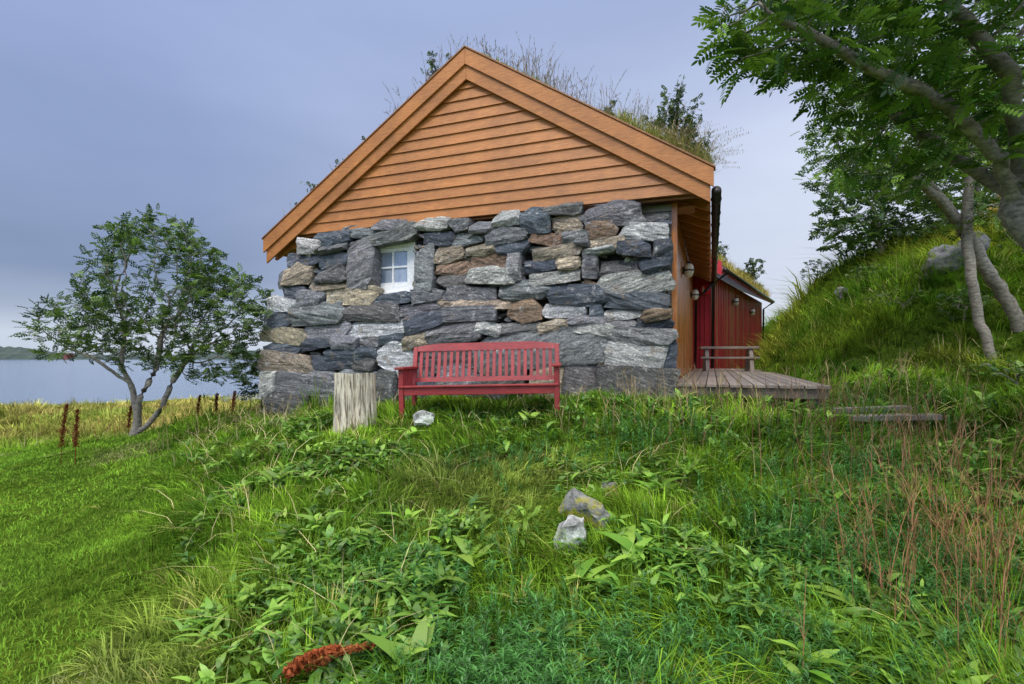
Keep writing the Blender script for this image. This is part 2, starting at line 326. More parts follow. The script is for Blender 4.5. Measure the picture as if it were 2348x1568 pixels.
def weeds(cnt,cx,cy,rx,ry,hh,colr):
    x=rng.normal(cx,rx,cnt); y=np.maximum(rng.normal(cy,ry,cnt),1.9); k=(~blocked(x,y)); x=x[k];y=y[k]; p=np.c_[x,y,gz(x,y)]; m=len(p)
    h=hh*rng.uniform(.5,1.25,m); ang=rng.uniform(0,6.3,m); ln=rng.uniform(.02,.6,m); col=np.array(colr)*rng.uniform(.5,1.4,(m,1))
    wd=.0028+.0006*y
    W_.add(*blades(p,h,wd,ln,ang,col,4,np.array([1,.9,.7,.4])))
    for j in range(6):
        t=rng.uniform(.35,.95,m); q=p.copy(); hor=ln*h*t**1.8; q[:,0]+=np.cos(ang)*hor; q[:,1]+=np.sin(ang)*hor; q[:,2]+=h*(t-.38*ln*t**2.2)
        W_.add(*blades(q,h*rng.uniform(.12,.35,m),wd*.7,rng.uniform(.2,.9,m),rng.uniform(0,6.3,m),col,3))
weeds(230,2.4,2.6,.32,.45,.62,(.34,.18,.09)); weeds(140,3.3,3.8,.5,.5,.6,(.31,.18,.10)); weeds(100,2.9,5.1,.7,.4,.42,(.27,.16,.09)); weeds(60,1.7,5.5,.6,.3,.4,(.34,.25,.13))
weeds(70,-3.6,7.4,.7,.5,.35,(.36,.28,.14)); weeds(60,3.7,5.8,.5,.3,.40,(.36,.27,.14)); weeds(110,-8,13,3,2,.5,(.3,.14,.07)); weeds(30,2.3,6.1,.5,.15,.4,(.38,.30,.15))
W_.build('dry_weeds',M_grass)
def stalk(name,x,y,h,lean=.1,ang=0,col=(.16,.045,.02),n=700,sz=.016,rad=.022):
    z=g1(x,y); V_=Veg(); p=np.array([[x,y,z]])
    V_.add(*blades(p,np.array([h]),np.array([.009]),np.array([lean]),np.array([ang]),np.array([col]),4,np.array([1,.9,.7,.5])))
    t=rng.uniform(.3,1,n); hor=lean*h*t**1.8
    rr=rad*(1.15-t*.7)*(.5+vnoise(t*40,t*0,1,3)); q=np.c_[x+math.cos(ang)*hor+rng.normal(0,1,n)*rr, y+math.sin(ang)*hor+rng.normal(0,1,n)*rr, z+h*(t-.38*lean*t**2.2)]
    V_.add(*blades(q,np.full(n,sz),np.full(n,sz*.8),rng.uniform(.2,1.2,n),rng.uniform(0,6.3,n),np.array(col)*rng.uniform(.5,1.6,(n,1)),3,np.array([.5,1,.3])))
    return V_.build(name,M_grass)
stalk('dock_stalk',-5.95,6.9,.85); stalk('dock_stalk',-5.80,6.95,.76,.12,2)
stalk('dock_stalk',-6.6,9.0,.6); stalk('dock_stalk',-5.6,9.3,.55,.1,1); stalk('dock_stalk',-7.9,11,.7); stalk('dock_stalk',-5.2,9.2,.5,.2,2); stalk('dock_stalk',-4.6,8.6,.5)
stalk('dock_stalk',-.98,2.24,.32,.8,-.2,(.30,.08,.03),900,.022,.018); stalk('dock_stalk',-.90,2.28,.27,1.1,.1,(.32,.11,.04),600,.020,.016)

# ------------------------------------------------------------------ trees
def grow(paths,attr,step,di,dk,iters,grav=.0):
    pos=[];par=[]
    for pl in paths:
        pl=[np.array(q,float) for q in pl]
        if pos:
            dd=np.linalg.norm(np.array(pos)-pl[0],axis=1); j=int(dd.argmin()); prev=j if dd[j]<.3 else -1
        else: prev=-1
        if prev<0: pos.append(pl[0]); par.append(-1); prev=len(pos)-1
        for a,b in zip(pl[:-1],pl[1:]):
            L=np.linalg.norm(b-a); k=max(1,int(L/step))
            for i in range(1,k+1):
                q=a+(b-a)*i/k+rng.normal(0,step*.08,3); pos.append(q); par.append(prev); prev=len(pos)-1
    pos=np.array(pos); par=list(par); attr=attr.copy()
    dist=np.linalg.norm(attr[:,None]-pos[None],axis=2); nn=dist.argmin(1); nd=dist.min(1)
    for it in range(iters):
        act=nd<di
        if not act.any(): break
        new=[];np_=[]
        for j in np.unique(nn[act]):
            d=attr[act&(nn==j)]-pos[j]; d/=np.linalg.norm(d,axis=1)[:,None]+1e-9
            s=d.mean(0)+rng.normal(0,.22,3); s[2]+=grav; s/=np.linalg.norm(s)+1e-9
            new.append(pos[j]+s*step); np_.append(j)
        new=np.array(new); st=len(pos); pos=np.vstack([pos,new]); par+=np_
        dn=np.linalg.norm(attr[:,None]-new[None],axis=2); m=dn.min(1); a=dn.argmin(1)+st
        up=m<nd; nn[up]=a[up]; nd[up]=m[up]
        keep=nd>dk; attr=attr[keep]; nn=nn[keep]; nd=nd[keep]
        if len(attr)==0: break
    return pos,np.array(par)
def radii(pos,par,R,tip=.0035):
    n=len(pos); ch=[[] for _ in range(n)]
    for i,p in enumerate(par):
        if p>=0: ch[p].append(i)
    cnt=np.zeros(n)
    for i in range(n-1,-1,-1):
        cnt[i]=max(1,cnt[i])
        if par[i]>=0: cnt[par[i]]+=cnt[i]
    e=math.log(R/tip)/math.log(max(cnt.max(),2)); r=tip*cnt**e
    return r,cnt,ch
def branches(name,pos,par,r,ch,parent,mat):
    mb=MB()
    roots=[i for i,p in enumerate(par) if p<0]; st=[(i,None) for i in roots]
    while st:
        i,pr=st.pop(); chain=[]; rad=[]
        if pr is not None: chain.append(pos[pr]); rad.append(min(r[i]*1.15,r[pr]))
        j=i
        while True:
            chain.append(pos[j]); rad.append(r[j])
            if not ch[j]: break
            b=max(ch[j],key=lambda q:r[q])
            for q in ch[j]:
                if q!=b: st.append((q,j))
            j=b
        if len(chain)>=2: mb.tube(chain,rad,9 if rad[0]>.03 else (5 if rad[0]>.008 else 3))
    return mb.build(name,mat,parent,smooth=True)
def ell(c,r,n,shell=.35):
    v=rng.normal(0,1,(n,3)); v/=np.linalg.norm(v,axis=1)[:,None]
    return np.array(c)+v*(rng.uniform(shell,1,(n,1))**.6)*np.array(r)
def leaf_template(pairs,L,ll,lw):
    out=[]
    def lf(o,dir2,l,w,dz):
        d=np.array([dir2[0],dir2[1],dz]); d/=np.linalg.norm(d); sd=np.array([-dir2[1],dir2[0],0]); sd/=np.linalg.norm(sd)
        for a,bb in ((0,0),(.3,.5),(.72,.42),(1,0),(.72,-.42),(.3,-.5)):
            out.append(o+d*l*a+sd*w*bb+np.array([0,0,.15*abs(bb)*w]))
    for i in range(pairs):
        x=L*(.25+.7*i/(pairs-1)); o=np.array([x,0,-.25*x*x/L])
        for sg in (1,-1): lf(o,np.array([.45,sg*1.]),ll*(1-.25*abs(i/(pairs-1)-.5)),lw,-.25)
    lf(np.array([L,0,-.25*L]),np.array([1.,0.001]),ll,lw,-.4)
    return np.array(out)
def put_leaves(name,P,dirs,T,size,colA,colB,parent,mat):
    m=len(P); x=dirs/np.linalg.norm(dirs,axis=1)[:,None]
    up=np.array([0,0,1.])+rng.normal(0,.5,(m,3)); y=np.cross(up,x); y/=np.linalg.norm(y,axis=1)[:,None]; z=np.cross(x,y)
    s=size*rng.uniform(.7,1.2,(m,1,1)); V=P[:,None]+s*(T[None,:,0:1]*x[:,None]+T[None,:,1:2]*y[:,None]+T[None,:,2:3]*z[:,None])
    cl=lerp(np.array(colA),np.array(colB),rng.random(m)**1.8)*rng.uniform(.6,1.35,(m,1))
    cols=np.repeat(cl,len(T),0); return fastmesh(name,V.reshape(-1,3),6,cols,mat,parent)
def leaves_on(pos,cnt,par,maxcnt,per,up=.3):
    idx=np.where(cnt<=maxcnt)[0]; idx=idx[par[idx]>=0]; P=np.repeat(pos[idx],per,0); g=np.repeat(pos[idx]-pos[par[idx]],per,0)
    g/=np.linalg.norm(g,axis=1)[:,None]+1e-9; d=g*.8+rng.normal(0,.75,P.shape); d[:,2]=d[:,2]*.5+up
    return P+rng.normal(0,.03,P.shape),d
T_big=leaf_template(6,.17,.058,.022); T_small=leaf_template(4,.14,.06,.026); T_tiny=leaf_template(3,.12,.07,.04)
def tree(name,paths,attr,R,step,di,dk,iters,T,size,maxcnt,per,cA,cB,up=.3,grav=0,barkm=None):
    e=empty(name); pos,par=grow(paths,attr,step,di,dk,iters,grav); r,cnt,ch=radii(pos,par,R)
    branches('trunk_and_branches',pos,par,r,ch,e,barkm or M_bark); P,d=leaves_on(pos,cnt,par,maxcnt,per,up)
    put_leaves('foliage',P,d,T,size,cA,cB,e,M_leaf); return e
bx,by=-6.4,8.9; bz=g1(bx,by)-.05
at=np.vstack([ell((-6.0,8.9,1.35),(1.15,1.1,1.15),600),ell((-5.0,8.8,.75),(1.0,1.0,.8),360),ell((-7.2,8.9,.50),(.9,.9,.62),300),ell((-6.0,8.8,.35),(1.3,1.,.6),160),ell((-4.9,8.9,-.10),(.8,.8,.4),110)])
tree('rowan_tree',[[(bx,by,bz),(bx+.02,by,bz+.3),(bx+.15,by-.1,bz+.75),(bx+.35,by,bz+1.2),(bx+.45,by,bz+1.8)],
     [(bx+.02,by,bz+.3),(bx-.10,by+.1,bz+.8),(bx-.25,by,bz+1.25),(bx-.2,by,bz+1.7)],
     [(bx+.1,by,bz+.12),(bx+.42,by,bz+.5),(bx+.62,by,bz+1.0),(bx+.95,by,bz+1.45)],
     [(bx-.12,by+.1,bz+.9),(bx-.65,by,bz+1.35),(bx-1.1,by,bz+1.55)]],at,.085,.10,.9,.15,60,T_small,.90,4,4,(.025,.065,.012),(.15,.25,.03))
at=np.vstack([ell((2.30,3.05,1.98),(.95,.65,.60),500),ell((1.60,2.75,1.80),(.60,.42,.34),230),ell((3.2,3.2,2.1),(1.1,.9,.9),380),ell((3.3,3.0,1.45),(.7,.6,.5),80),ell((2.6,3.4,1.35),(.5,.4,.25),70)])
z0=g1(3.9,2.9)
tree('rowan_tree',[[(3.9,2.9,z0-.1),(3.7,3.0,-.1),(3.42,3.2,.5),(3.16,3.28,.92),(3.2,3.28,1.3),(3.36,3.28,1.8)],
   [(3.16,3.28,.92),(2.95,3.16,1.19),(2.52,3.03,1.46),(2.1,2.87,1.52),(1.7,2.7,1.58),(1.25,2.58,1.7)],
   [(3.18,3.28,1.0),(3.02,3.48,1.27),(2.57,3.52,1.64),(2.0,3.44,1.92)],
   [(3.2,3.28,1.2),(2.8,2.95,1.6),(2.5,2.87,1.85),(2.1,2.8,2.1)]],at,.095,.07,.7,.11,60,T_big,.80,3,3,(.035,.105,.012),(.25,.42,.05),.1)
at=np.vstack([ell((4.75,6.4,2.75),(1.15,.9,.8),380),ell((4.2,6.2,2.2),(.7,.6,.4),150),ell((6.2,6.8,3.0),(1.3,1.,1.1),280),ell((5.6,6.5,1.9),(.8,.6,.4),50)])
z1=g1(6.0,6.5); z2=g1(6.4,6.6)
tree('rowan_tree',[[(6.0,6.5,z1-.1),(5.83,6.5,.42),(5.74,6.5,.75),(5.68,6.5,1.18),(5.64,6.5,1.5),(5.7,6.5,2.4)],
   [(6.5,6.6,z2-.2),(6.25,6.6,.70),(6.02,6.6,1.05),(5.85,6.6,1.35),(5.62,6.6,1.75),(5.3,6.55,2.1),(4.9,6.5,2.5)],[(5.62,6.6,1.7),(5.2,6.4,1.95),(4.8,6.3,2.2),(4.5,6.3,2.5)]],
   at,.075,.10,.9,.15,60,T_small,.85,3,4,(.035,.095,.014),(.23,.38,.045),.1)
at=np.vstack([ell((8.6,12.5,3.7),(1.2,1.1,1.2),400),ell((9.4,12.6,3.3),(1.0,1.,1.),240),ell((7.9,12.3,2.9),(.7,.8,.6),170)])
zb=g1(8.8,12.5)
tree('rowan_tree',[[(8.8,12.5,zb-.1),(8.75,12.5,zb+.6),(8.6,12.5,zb+1.2)],[(8.85,12.5,zb),(9.2,12.6,zb+1.)],[(8.75,12.5,zb+.2),(8.2,12.4,zb+.8)]],at,.08,.14,1.,.2,50,T_tiny,1.2,3,4,(.025,.07,.015),(.13,.22,.035))
at=np.vstack([ell((10.6,11.8,4.3),(1.6,1.2,1.2),330)]); zb=g1(10.6,11.8)
tree('rowan_tree',[[(10.6,11.8,zb-.1),(10.5,11.8,zb+1.2)],[(10.6,11.8,zb),(11.1,11.8,zb+1.)]],at,.08,.14,1.1,.2,50,T_tiny,1.3,4,3,(.05,.12,.015),(.26,.36,.04))
def bush(name,c,r,n,size=.8,cA=(.02,.05,.015),cB=(.09,.15,.03)):
    z=g1(c[0],c[1]) if len(c)==2 else c[2]; at=ell((c[0],c[1],z+r[2]),r,n,.1)
    return tree(name,[[(c[0],c[1],z-.05),(c[0]+.02,c[1],z+.12)]],at,.02,.06 if r[0]<.5 else .1,1.2,.09 if r[0]<.5 else .14,40,T_tiny,size,3,3,cA,cB)
bush('shrub',(-4.6,9.6),(.5,.5,.65),130,.8)
bush('shrub',(-4.2,10.4),(.6,.5,.8),130,.8)
bush('shrub',(7.9,13.4),(.6,.5,.3),90,.5); bush('shrub',(6.9,5.9),(.6,.5,.4),90,.6,(.05,.13,.02),(.25,.38,.04)); bush('shrub',(8.2,8.2),(.8,.6,.45),110,.7,(.06,.13,.02),(.34,.34,.04))
bush('shrub',(7.4,6.8),(.6,.6,.5),110,.7,(.06,.14,.02),(.36,.35,.04)); bush('shrub',(8.9,8.9),(.8,.6,.4),110,.7,(.12,.13,.02),(.42,.26,.04)); bush('shrub',(6.1,8.2),(.5,.4,.25),80,.5,(.05,.13,.02),(.25,.35,.04))
bush('shrub',(7.1,10.4),(.45,.4,.25),80,.5,(.03,.09,.02),(.18,.26,.04)); bush('shrub',(6.3,7.3),(.4,.4,.22),60,.45,(.04,.11,.02),(.22,.34,.05)); bush('shrub',(5.2,5.4),(.4,.3,.2),60,.4,(.04,.12,.02),(.22,.34,.05))

# ------------------------------------------------------------------ stone cottage
house=empty('stone_cottage')
def W(s,z,p): return P0-Rv*s-Dv*p+np.array([0,0,z])
def pf(z): return .261-.111*z
def survey(px,py):
    """photo measurement -> (s,z) on the battered wall face"""
    d=np.array([(px-1174)/1200,1,(818-py)/1200]); t=(P0@Dv-.261)/(d@Dv-.111*d[2]); P=t*d
    return float((P0-P)@Rv),float(P[2])
COL={'g':(.25,.255,.26),'b':(.10,.118,.145),'t':(.44,.365,.26),'w':(.62,.61,.56),'r':(.32,.215,.14),'d':(.165,.163,.155)}
S='''1335 465 1478 515 g;1425 512 1535 555 w;1415 490 1480 522 g;1265 494 1337 530 t;1250 472 1335 497 d;1340 510 1415 547 r;1195 483 1265 532 b;1130 488 1195 518 w;1110 522 1215 557 g;1080 512 1130 535 g;1035 505 1080 530 g;948 503 1030 532 w;968 528 1040 562 b;1030 535 1110 562 g;820 522 955 556 d;855 505 930 527 g;765 518 860 545 g;720 530 800 562 b;688 545 740 580 w;735 560 800 582 g;660 583 735 612 b;650 608 716 658 t;643 652 700 682 b;615 680 690 715 w;608 715 668 755 b;600 752 700 785 t;610 783 690 812 b;598 812 720 855 t;602 855 645 905 w;642 850 770 900 g;612 900 715 948 d;726 610 798 648 d;730 580 770 612 b;768 580 800 612 b;798 560 858 653 g;950 568 998 662 g;716 645 800 672 t;685 668 750 705 g;748 657 862 697 t;665 697 785 742 g;785 697 915 733 d;700 735 800 775 g;690 773 765 805 b;765 772 825 800 g;800 733 925 768 w;825 768 870 795 g;868 765 930 792 b;750 798 865 825 b;720 820 815 850 b;812 822 865 852 d;865 788 957 858 w;720 893 780 930 b;775 852 865 930 g;865 855 915 922 d;862 672 945 697 b;945 662 1020 692 g;915 695 1020 727 g;932 722 1020 765 b;998 628 1075 665 d;998 562 1062 603 t;995 598 1080 630 r;1066 557 1140 588 t;1080 585 1165 618 r;1076 615 1175 657 w;1138 555 1218 585 b;1163 588 1198 642 g;1197 595 1280 622 b;1218 535 1295 563 r;1292 533 1350 560 g;1216 562 1340 595 t;1350 545 1430 572 t;1340 568 1415 583 w;1410 557 1500 593 b;1280 590 1338 620 t;1220 620 1327 655 w;1334 583 1374 635 g;1372 595 1468 630 d;1468 590 1542 625 b;1376 625 1538 672 w;1022 660 1142 690 g;1140 645 1257 687 g;1256 655 1389 697 b;1376 672 1542 708 b;1168 685 1242 738 r;1020 705 1140 735 g;1012 688 1168 708 t;1244 697 1352 727 w;1352 697 1385 727 b;1385 707 1475 732 w;1472 703 1542 735 r;1298 725 1395 750 g;1458 733 1542 757 b;1392 732 1460 757 g;1318 742 1405 770 w;1238 735 1300 765 t;1148 735 1240 768 d;978 742 1100 783 g;1095 740 1150 768 w;1020 730 1098 747 d;1085 765 1375 840 g;1383 755 1542 787 g;1383 780 1530 847 w;1518 780 1553 847 b;1368 847 1553 924 d;1293 838 1370 908 d;1310 903 1372 928 g;925 765 985 800 t;955 783 1090 850 d;915 850 1010 930 b;1005 845 1110 930 g;1105 838 1210 930 d;1205 838 1300 930 t;1498 553 1543 592 b;1320 548 1355 572 g;640 625 655 660 g;1370 785 1392 845 t;1338 640 1380 668 r'''
SV=[];SC=[];SF=[];SP=[]
def add_stone(cs,cz,w,h,prot,col,seed,depth=.3,ang=0.,world=None,taper=True):
    pts=[]
    hl=random.uniform(.4,1.0) if taper else 1; hr=random.uniform(.4,1.0) if taper else 1
    if taper and h<.6*w and hl+hr<1.3:
        if random.random()<.5: hl=1
        else: hr=1
    sl_=random.uniform(-.5,.5)*h
    wt,wb=(random.uniform(.78,1),random.uniform(.78,1))
    pl_,pr_=random.uniform(-.06,.08),random.uniform(-.06,.08); pt_=random.uniform(-.06,.03)
    for sx in (-1,1):
        hf=hl if sx<0 else hr; mid=(sl_*.5*sx)*(1-hf)*2
        for sz in (-1,1):
            ww=wt if sz>0 else wb; chip=random.random()<.4; cut=random.uniform(.15,.45) if chip else random.uniform(.0,.06)
            for k in range(2):
                a=1-(cut*.6 if k==0 else 0); bb=1-(cut if k==1 else 0)
                pts.append((sx*w/2*a*ww,mid+sz*h/2*bb*hf,random.uniform(-.02,.0)+prot*random.uniform(.5,.9)+(pl_ if sx<0 else pr_)*.7+(pt_ if sz>0 else 0)))
            pts.append((sx*w/2*.85*ww,mid+sz*h/2*.85*hf,-depth))
    if random.random()<.8:
        tx=random.uniform(-.35,.35)*w; pts+=[(tx,h/2*1.06,prot*.6),(tx,h/2,-depth*.5)]
    if random.random()<.8:
        bx_=random.uniform(-.35,.35)*w; pts+=[(bx_,-h/2*1.06,prot*.6),(bx_,-h/2,-depth*.5)]
    for sg in (-1,1):
        if random.random()<.5: pts.append((sg*w/2*random.uniform(1.0,1.08),random.uniform(-.3,.3)*h,prot*.4))
    ry=random.uniform(-.2,.2)*h
    pts+=[(-w*.38,ry,prot*random.uniform(.9,1.1)+.012),(w*.38,ry+random.uniform(-.2,.2)*h,prot*random.uniform(.9,1.15)+.012)]
    bm=bmesh.new()
    for q in pts: bm.verts.new(q)
    r=bmesh.ops.convex_hull(bm,input=bm.verts)
    junk=[g for g in r['geom_interior'] if isinstance(g,bmesh.types.BMVert)]
    if junk: bmesh.ops.delete(bm,geom=junk,context='VERTS')
    bmesh.ops.recalc_face_normals(bm,faces=bm.faces)
    cuts=5 if w>.35 else 2
    bmesh.ops.subdivide_edges(bm,edges=bm.edges[:],cuts=cuts,use_grid_fill=True)
    ca,sa=math.cos(ang),math.sin(ang); n0=len(SV); tilt=random.uniform(-.4,.4); ct,stt=math.cos(tilt),math.sin(tilt); off=seed*3.71
    bm.verts.ensure_lookup_table()
    for vtx in bm.verts:
        q=vtx.co; nv=noise.noise_vector(Vector((q.x*8+off,q.y*11,q.z*8)))*.014+noise.noise_vector(Vector((q.x*24+off,q.y*30,q.z*24)))*.009
        qq=q.y*ct+q.x*stt
        ledge=noise.noise(Vector((q.x*1.6+off,qq*20,q.z*2)))
        ledge=(1 if ledge>0 else -1)*abs(ledge)**.5*.011
        x=q.x+nv.x; y=q.y+nv.y*.8; p=q.z+nv.z+(ledge if q.z>-.15 else 0)
        SP.append((x*ct-y*stt+off,x*stt+y*ct+off*.7,p))
        if world is not None: SV.append(world(x*ca-y*sa,x*sa+y*ca,p))
        else:
            s_=cs+x*ca-y*sa; z_=cz+x*sa+y*ca; SV.append(W(s_,z_,pf(z_)+p))
        SC.append(col)
    for f_ in bm.faces: SF.append(tuple(n0+v_.index for v_ in f_.verts))
    bm.free()
def jit(c): 
    k=random.uniform(.75,1.3); return tuple(min(.65,x*k*random.uniform(.96,1.04)) for x in c)
sid=1
for ln in S.split(';'):
    a=ln.split(); x0,y0,x1,y1=map(float,a[:4]); cx,cy=(x0+x1)/2,(y0+y1)/2
    sl,_=survey(x0,cy); sr,_=survey(x1,cy); _,zt=survey(cx,y0); _,zb_=survey(cx,y1); cs,cz=survey(cx,cy)
    w=abs(sl-sr)*1.09; h=(zt-zb_)*1.16; slab=h>w*.9
    add_stone(cs,cz,w if not slab else w*.93,h,random.uniform(-.01,.13),jit(COL[a[4]]),sid,ang=random.uniform(-.13,.13) if not slab else random.uniform(-.05,.05),taper=not(slab or w>.9)); sid+=1
def left_edge(z): return 6.28+(1.95-z)*.19
pool=[COL[k] for k in 'ggbbddtw']
for i in range(560):
    z=random.uniform(-.95,1.86); s=random.uniform(.36,left_edge(z)-.12)
    w=random.uniform(.10,.32); h=random.uniform(.035,.09)
    if s+w/2>4.12 and s-w/2<5.0 and z+h/2>.98 and z-h/2<1.84: continue
    add_stone(s,z,w,h,random.uniform(-.10,-.03),jit(random.choice(pool)),sid,depth=.2,ang=random.uniform(-.35,.35)); sid+=1
for z in np.arange(-.9,1.85,.15):
    for side in (0,1):
        zz=z+random.uniform(-.02,.02); w=.42; h=.15
        s_end=.345 if side==0 else left_edge(zz)
        sg=1 if side==0 else -1
        def wf(x,y,p,s_end=s_end,zz=zz,sg=sg): return W(s_end-sg*p, zz+y, pf(zz)-.27+x)
        add_stone(0,0,w,h,random.uniform(-.02,.03),jit(random.choice([COL['b'],COL['g'],COL['d'],COL['t']])),sid,depth=.25,world=wf); sid+=1
me=bpy.data.meshes.new('stone_wall'); me.from_pydata([tuple(map(float,v)) for v in SV],[],SF)
at_=me.color_attributes.new('Col','FLOAT_COLOR','POINT'); at_.data.foreach_set('color',np.array([(c[0],c[1],c[2],1) for c in SC],np.float32).ravel())
a3=me.attributes.new('sv','FLOAT_VECTOR','POINT'); a3.data.foreach_set('vector',np.array(SP,np.float32).ravel())
me.materials.append(M_stone); link(bpy.data.objects.new('stone_wall',me),house)
core=MB()
def cblock(s0a,s1a,z0,s0b,s1b,z1):
    f0=pf(z0)-.16; f1=pf(z1)-.16
    core.hexa([W(s0a,z0,f0),W(s1a,z0,f0),W(s1a,z0,-.31),W(s0a,z0,-.31),W(s0b,z1,f1),W(s1b,z1,f1),W(s1b,z1,-.31),W(s0b,z1,-.31)])
cblock(.42,4.08,-1.3,.42,4.08,1.80); cblock(5.025,left_edge(-1.3)-.2,-1.3,5.025,left_edge(1.8)-.2,1.80)
cblock(4.082,5.023,-1.3,4.082,5.023,.98); cblock(4.082,5.023,1.84,4.082,5.023,1.87)
core.build('rubble_core',M_dark,house)

wall=MB()
z=-.6
while z<2.05:
    h=min(.16,2.06-z)
    wall.hexa([W(.27,z,-.33),W(6.2,z,-.33),W(6.2,z,-.39),W(.27,z,-.39),W(.27,z+h-.008,-.345),W(6.2,z+h-.008,-.345),W(6.2,z+h-.008,-.39),W(.27,z+h-.008,-.39)],(random.uniform(.85,1.1),)*3); z+=.16
wall.build('front_timber_wall',M_grey,house)
side=MB(); p=-.42
while p>-8.7:
    k=random.uniform(.75,1.2)
    side.box(W(.30,-.75,p-.118),Rv*.035,Dv*.118,(0,0,2.85),(k,k,k))
    side.box(W(.30,-.75,p-.131),Rv*.012,Dv*.012,(0,0,2.84),(.4,.4,.4)); p-=.13
side.box(W(.285,-.9,-.30),Rv*.07,Dv*.12,(0,0,2.95),(1.1,1.1,1.1))
side.build('side_wall',M_brown,house)
back=MB(); back.box(W(6.2,-1.3,-8.8),Rv*5.9,Dv*.1,(0,0,3.4))
back.hexa([W(6.25,-1.3,-.41),W(6.15,-1.3,-.41),W(6.15,-1.3,-8.69),W(6.25,-1.3,-8.69),W(6.25,2.05,-.41),W(6.15,2.05,-.41),W(6.15,2.05,-8.69),W(6.25,2.05,-8.69)])
back.build('rear_walls',M_brown,house)
AP=3.14; ZA=4.50; SL=.645
def zr(s): return ZA-SL*abs(s-AP)
gb=MB(); z=2.06; bh=.158
lim=lambda zz:max(0.001,(ZA-.40-zz)/SL)
while z<ZA-.42:
    z1=min(z+bh,ZA-.401); a0=lim(z); a1=lim(z1); k=random.uniform(.86,1.1); lap=.028
    gb.hexa([W(AP-a0,z,lap),W(AP+a0,z,lap),W(AP+a0,z,-.03),W(AP-a0,z,-.03),W(AP-a1,z1+.012,.002),W(AP+a1,z1+.012,.002),W(AP+a1,z1+.012,-.03),W(AP-a1,z1+.012,-.03)],(k,k,k)); z+=bh
gb.box(W(6.3,2.03,-.07),Rv*6.35,Dv*.05,(0,0,.028),(.6,.6,.6))
gb.build('gable_siding',M_orange,house)
rk=MB()
def rake(s_end,zo_top,zo_bot,p0,p1,col):
    for sg in (-1,1):
        e=s_end[0] if sg<0 else s_end[1]
        def q(s,o,p): return W(s,zr(s)+o,p)
        s0,s1=AP+sg*.0015,e
        rk.hexa([q(s0,zo_bot,p0),q(s1,zo_bot,p0),q(s1,zo_bot,p1),q(s0,zo_bot,p1),q(s0,zo_top,p0),q(s1,zo_top,p0),q(s1,zo_top,p1),q(s0,zo_top,p1)],col)
rake((-.24,6.98),.0,-.235,.115,.085,(1,1,1)); rake((-.20,6.94),-.21,-.44,.080,.048,(.95,.95,.95))
rake((-.26,7.0),.03,.003,.13,-.02,(.55,.55,.5))
rk.build('rake_boards',M_orange,house,bevel=.004)
sf=MB(); sf.box(W(6.6,2.0,-.40),Rv*6.6,Dv*.33,(0,0,.025),(.8,.8,.8))
for e0,e1 in ((.28,-.20),(6.2,6.93)):
    pp=-.1
    while pp>-8.7:
        sf.hexa([W(e0,zr(e0)-.46,pp),W(e1,zr(e1)-.36,pp),W(e1,zr(e1)-.36,pp-.06),W(e0,zr(e0)-.46,pp-.06),W(e0,zr(e0)-.255,pp),W(e1,zr(e1)-.255,pp),W(e1,zr(e1)-.255,pp-.06),W(e0,zr(e0)-.255,pp-.06)]); pp-=.55
sf.box(W(6.62,1.86,-.08),Rv*.3,Dv*.03,(0,0,.16))
sf.build('rafters_and_soffit',M_orange,house)
rf=MB()
for sg,e in ((-1,-.2),(1,6.94)):
    q=lambda s,o,p: W(s,zr(s)+o,p)
    s0=AP+sg*.0005
    rf.hexa([q(s0,-.25,.045),q(e,-.25,.045),q(e,-.25,-8.9),q(s0,-.25,-8.9),q(s0,-.01,.045),q(e,-.01,.045),q(e,-.01,-8.9),q(s0,-.01,-8.9)])
rf.build('roof_deck',M_brown,house)
m_sod,nt,b=newmat('sod'); v=coords(nt); f=noisetex(nt,v,8,8,.7); c=ramp(nt,f,[(.3,(.05,.05,.015)),(.6,(.14,.16,.03)),(.8,(.26,.2,.07))]); nt.links.new(c,b.inputs['Base Color']); b.inputs['Roughness'].default_value=1; bump(nt,b,f,1,.06)
def sod(name,fn,s0,s1,p0,p1,ns,npp,parent):
    mb=MB(); vs=[];fs=[]
    for i in range(ns+1):
        for j in range(npp+1):
            s=s0+(s1-s0)*i/ns; p=p0+(p1-p0)*j/npp; edge=min(i,ns-i,j,npp-j)
            hh=.0 if edge==0 else .10+.08*noise.noise(Vector((s*2.2,p*2.2,3)))+.05*noise.noise(Vector((s*7,p*7,1)))
            vs.append(fn(s,p,hh))
    for i in range(ns):
        for j in range(npp):
            a=i*(npp+1)+j; fs.append((a,a+1,a+npp+2,a+npp+1))
    mb.add(vs,fs); mb.build(name,m_sod,parent,smooth=True)
fn=lambda s,p,h: W(s,zr(s)-.005+h,p)
sod('sod_right',fn,-.2,AP,-.03,-8.9,40,90,house); sod('sod_left',fn,AP,6.94,-.03,-8.9,40,90,house)
RG=Veg()
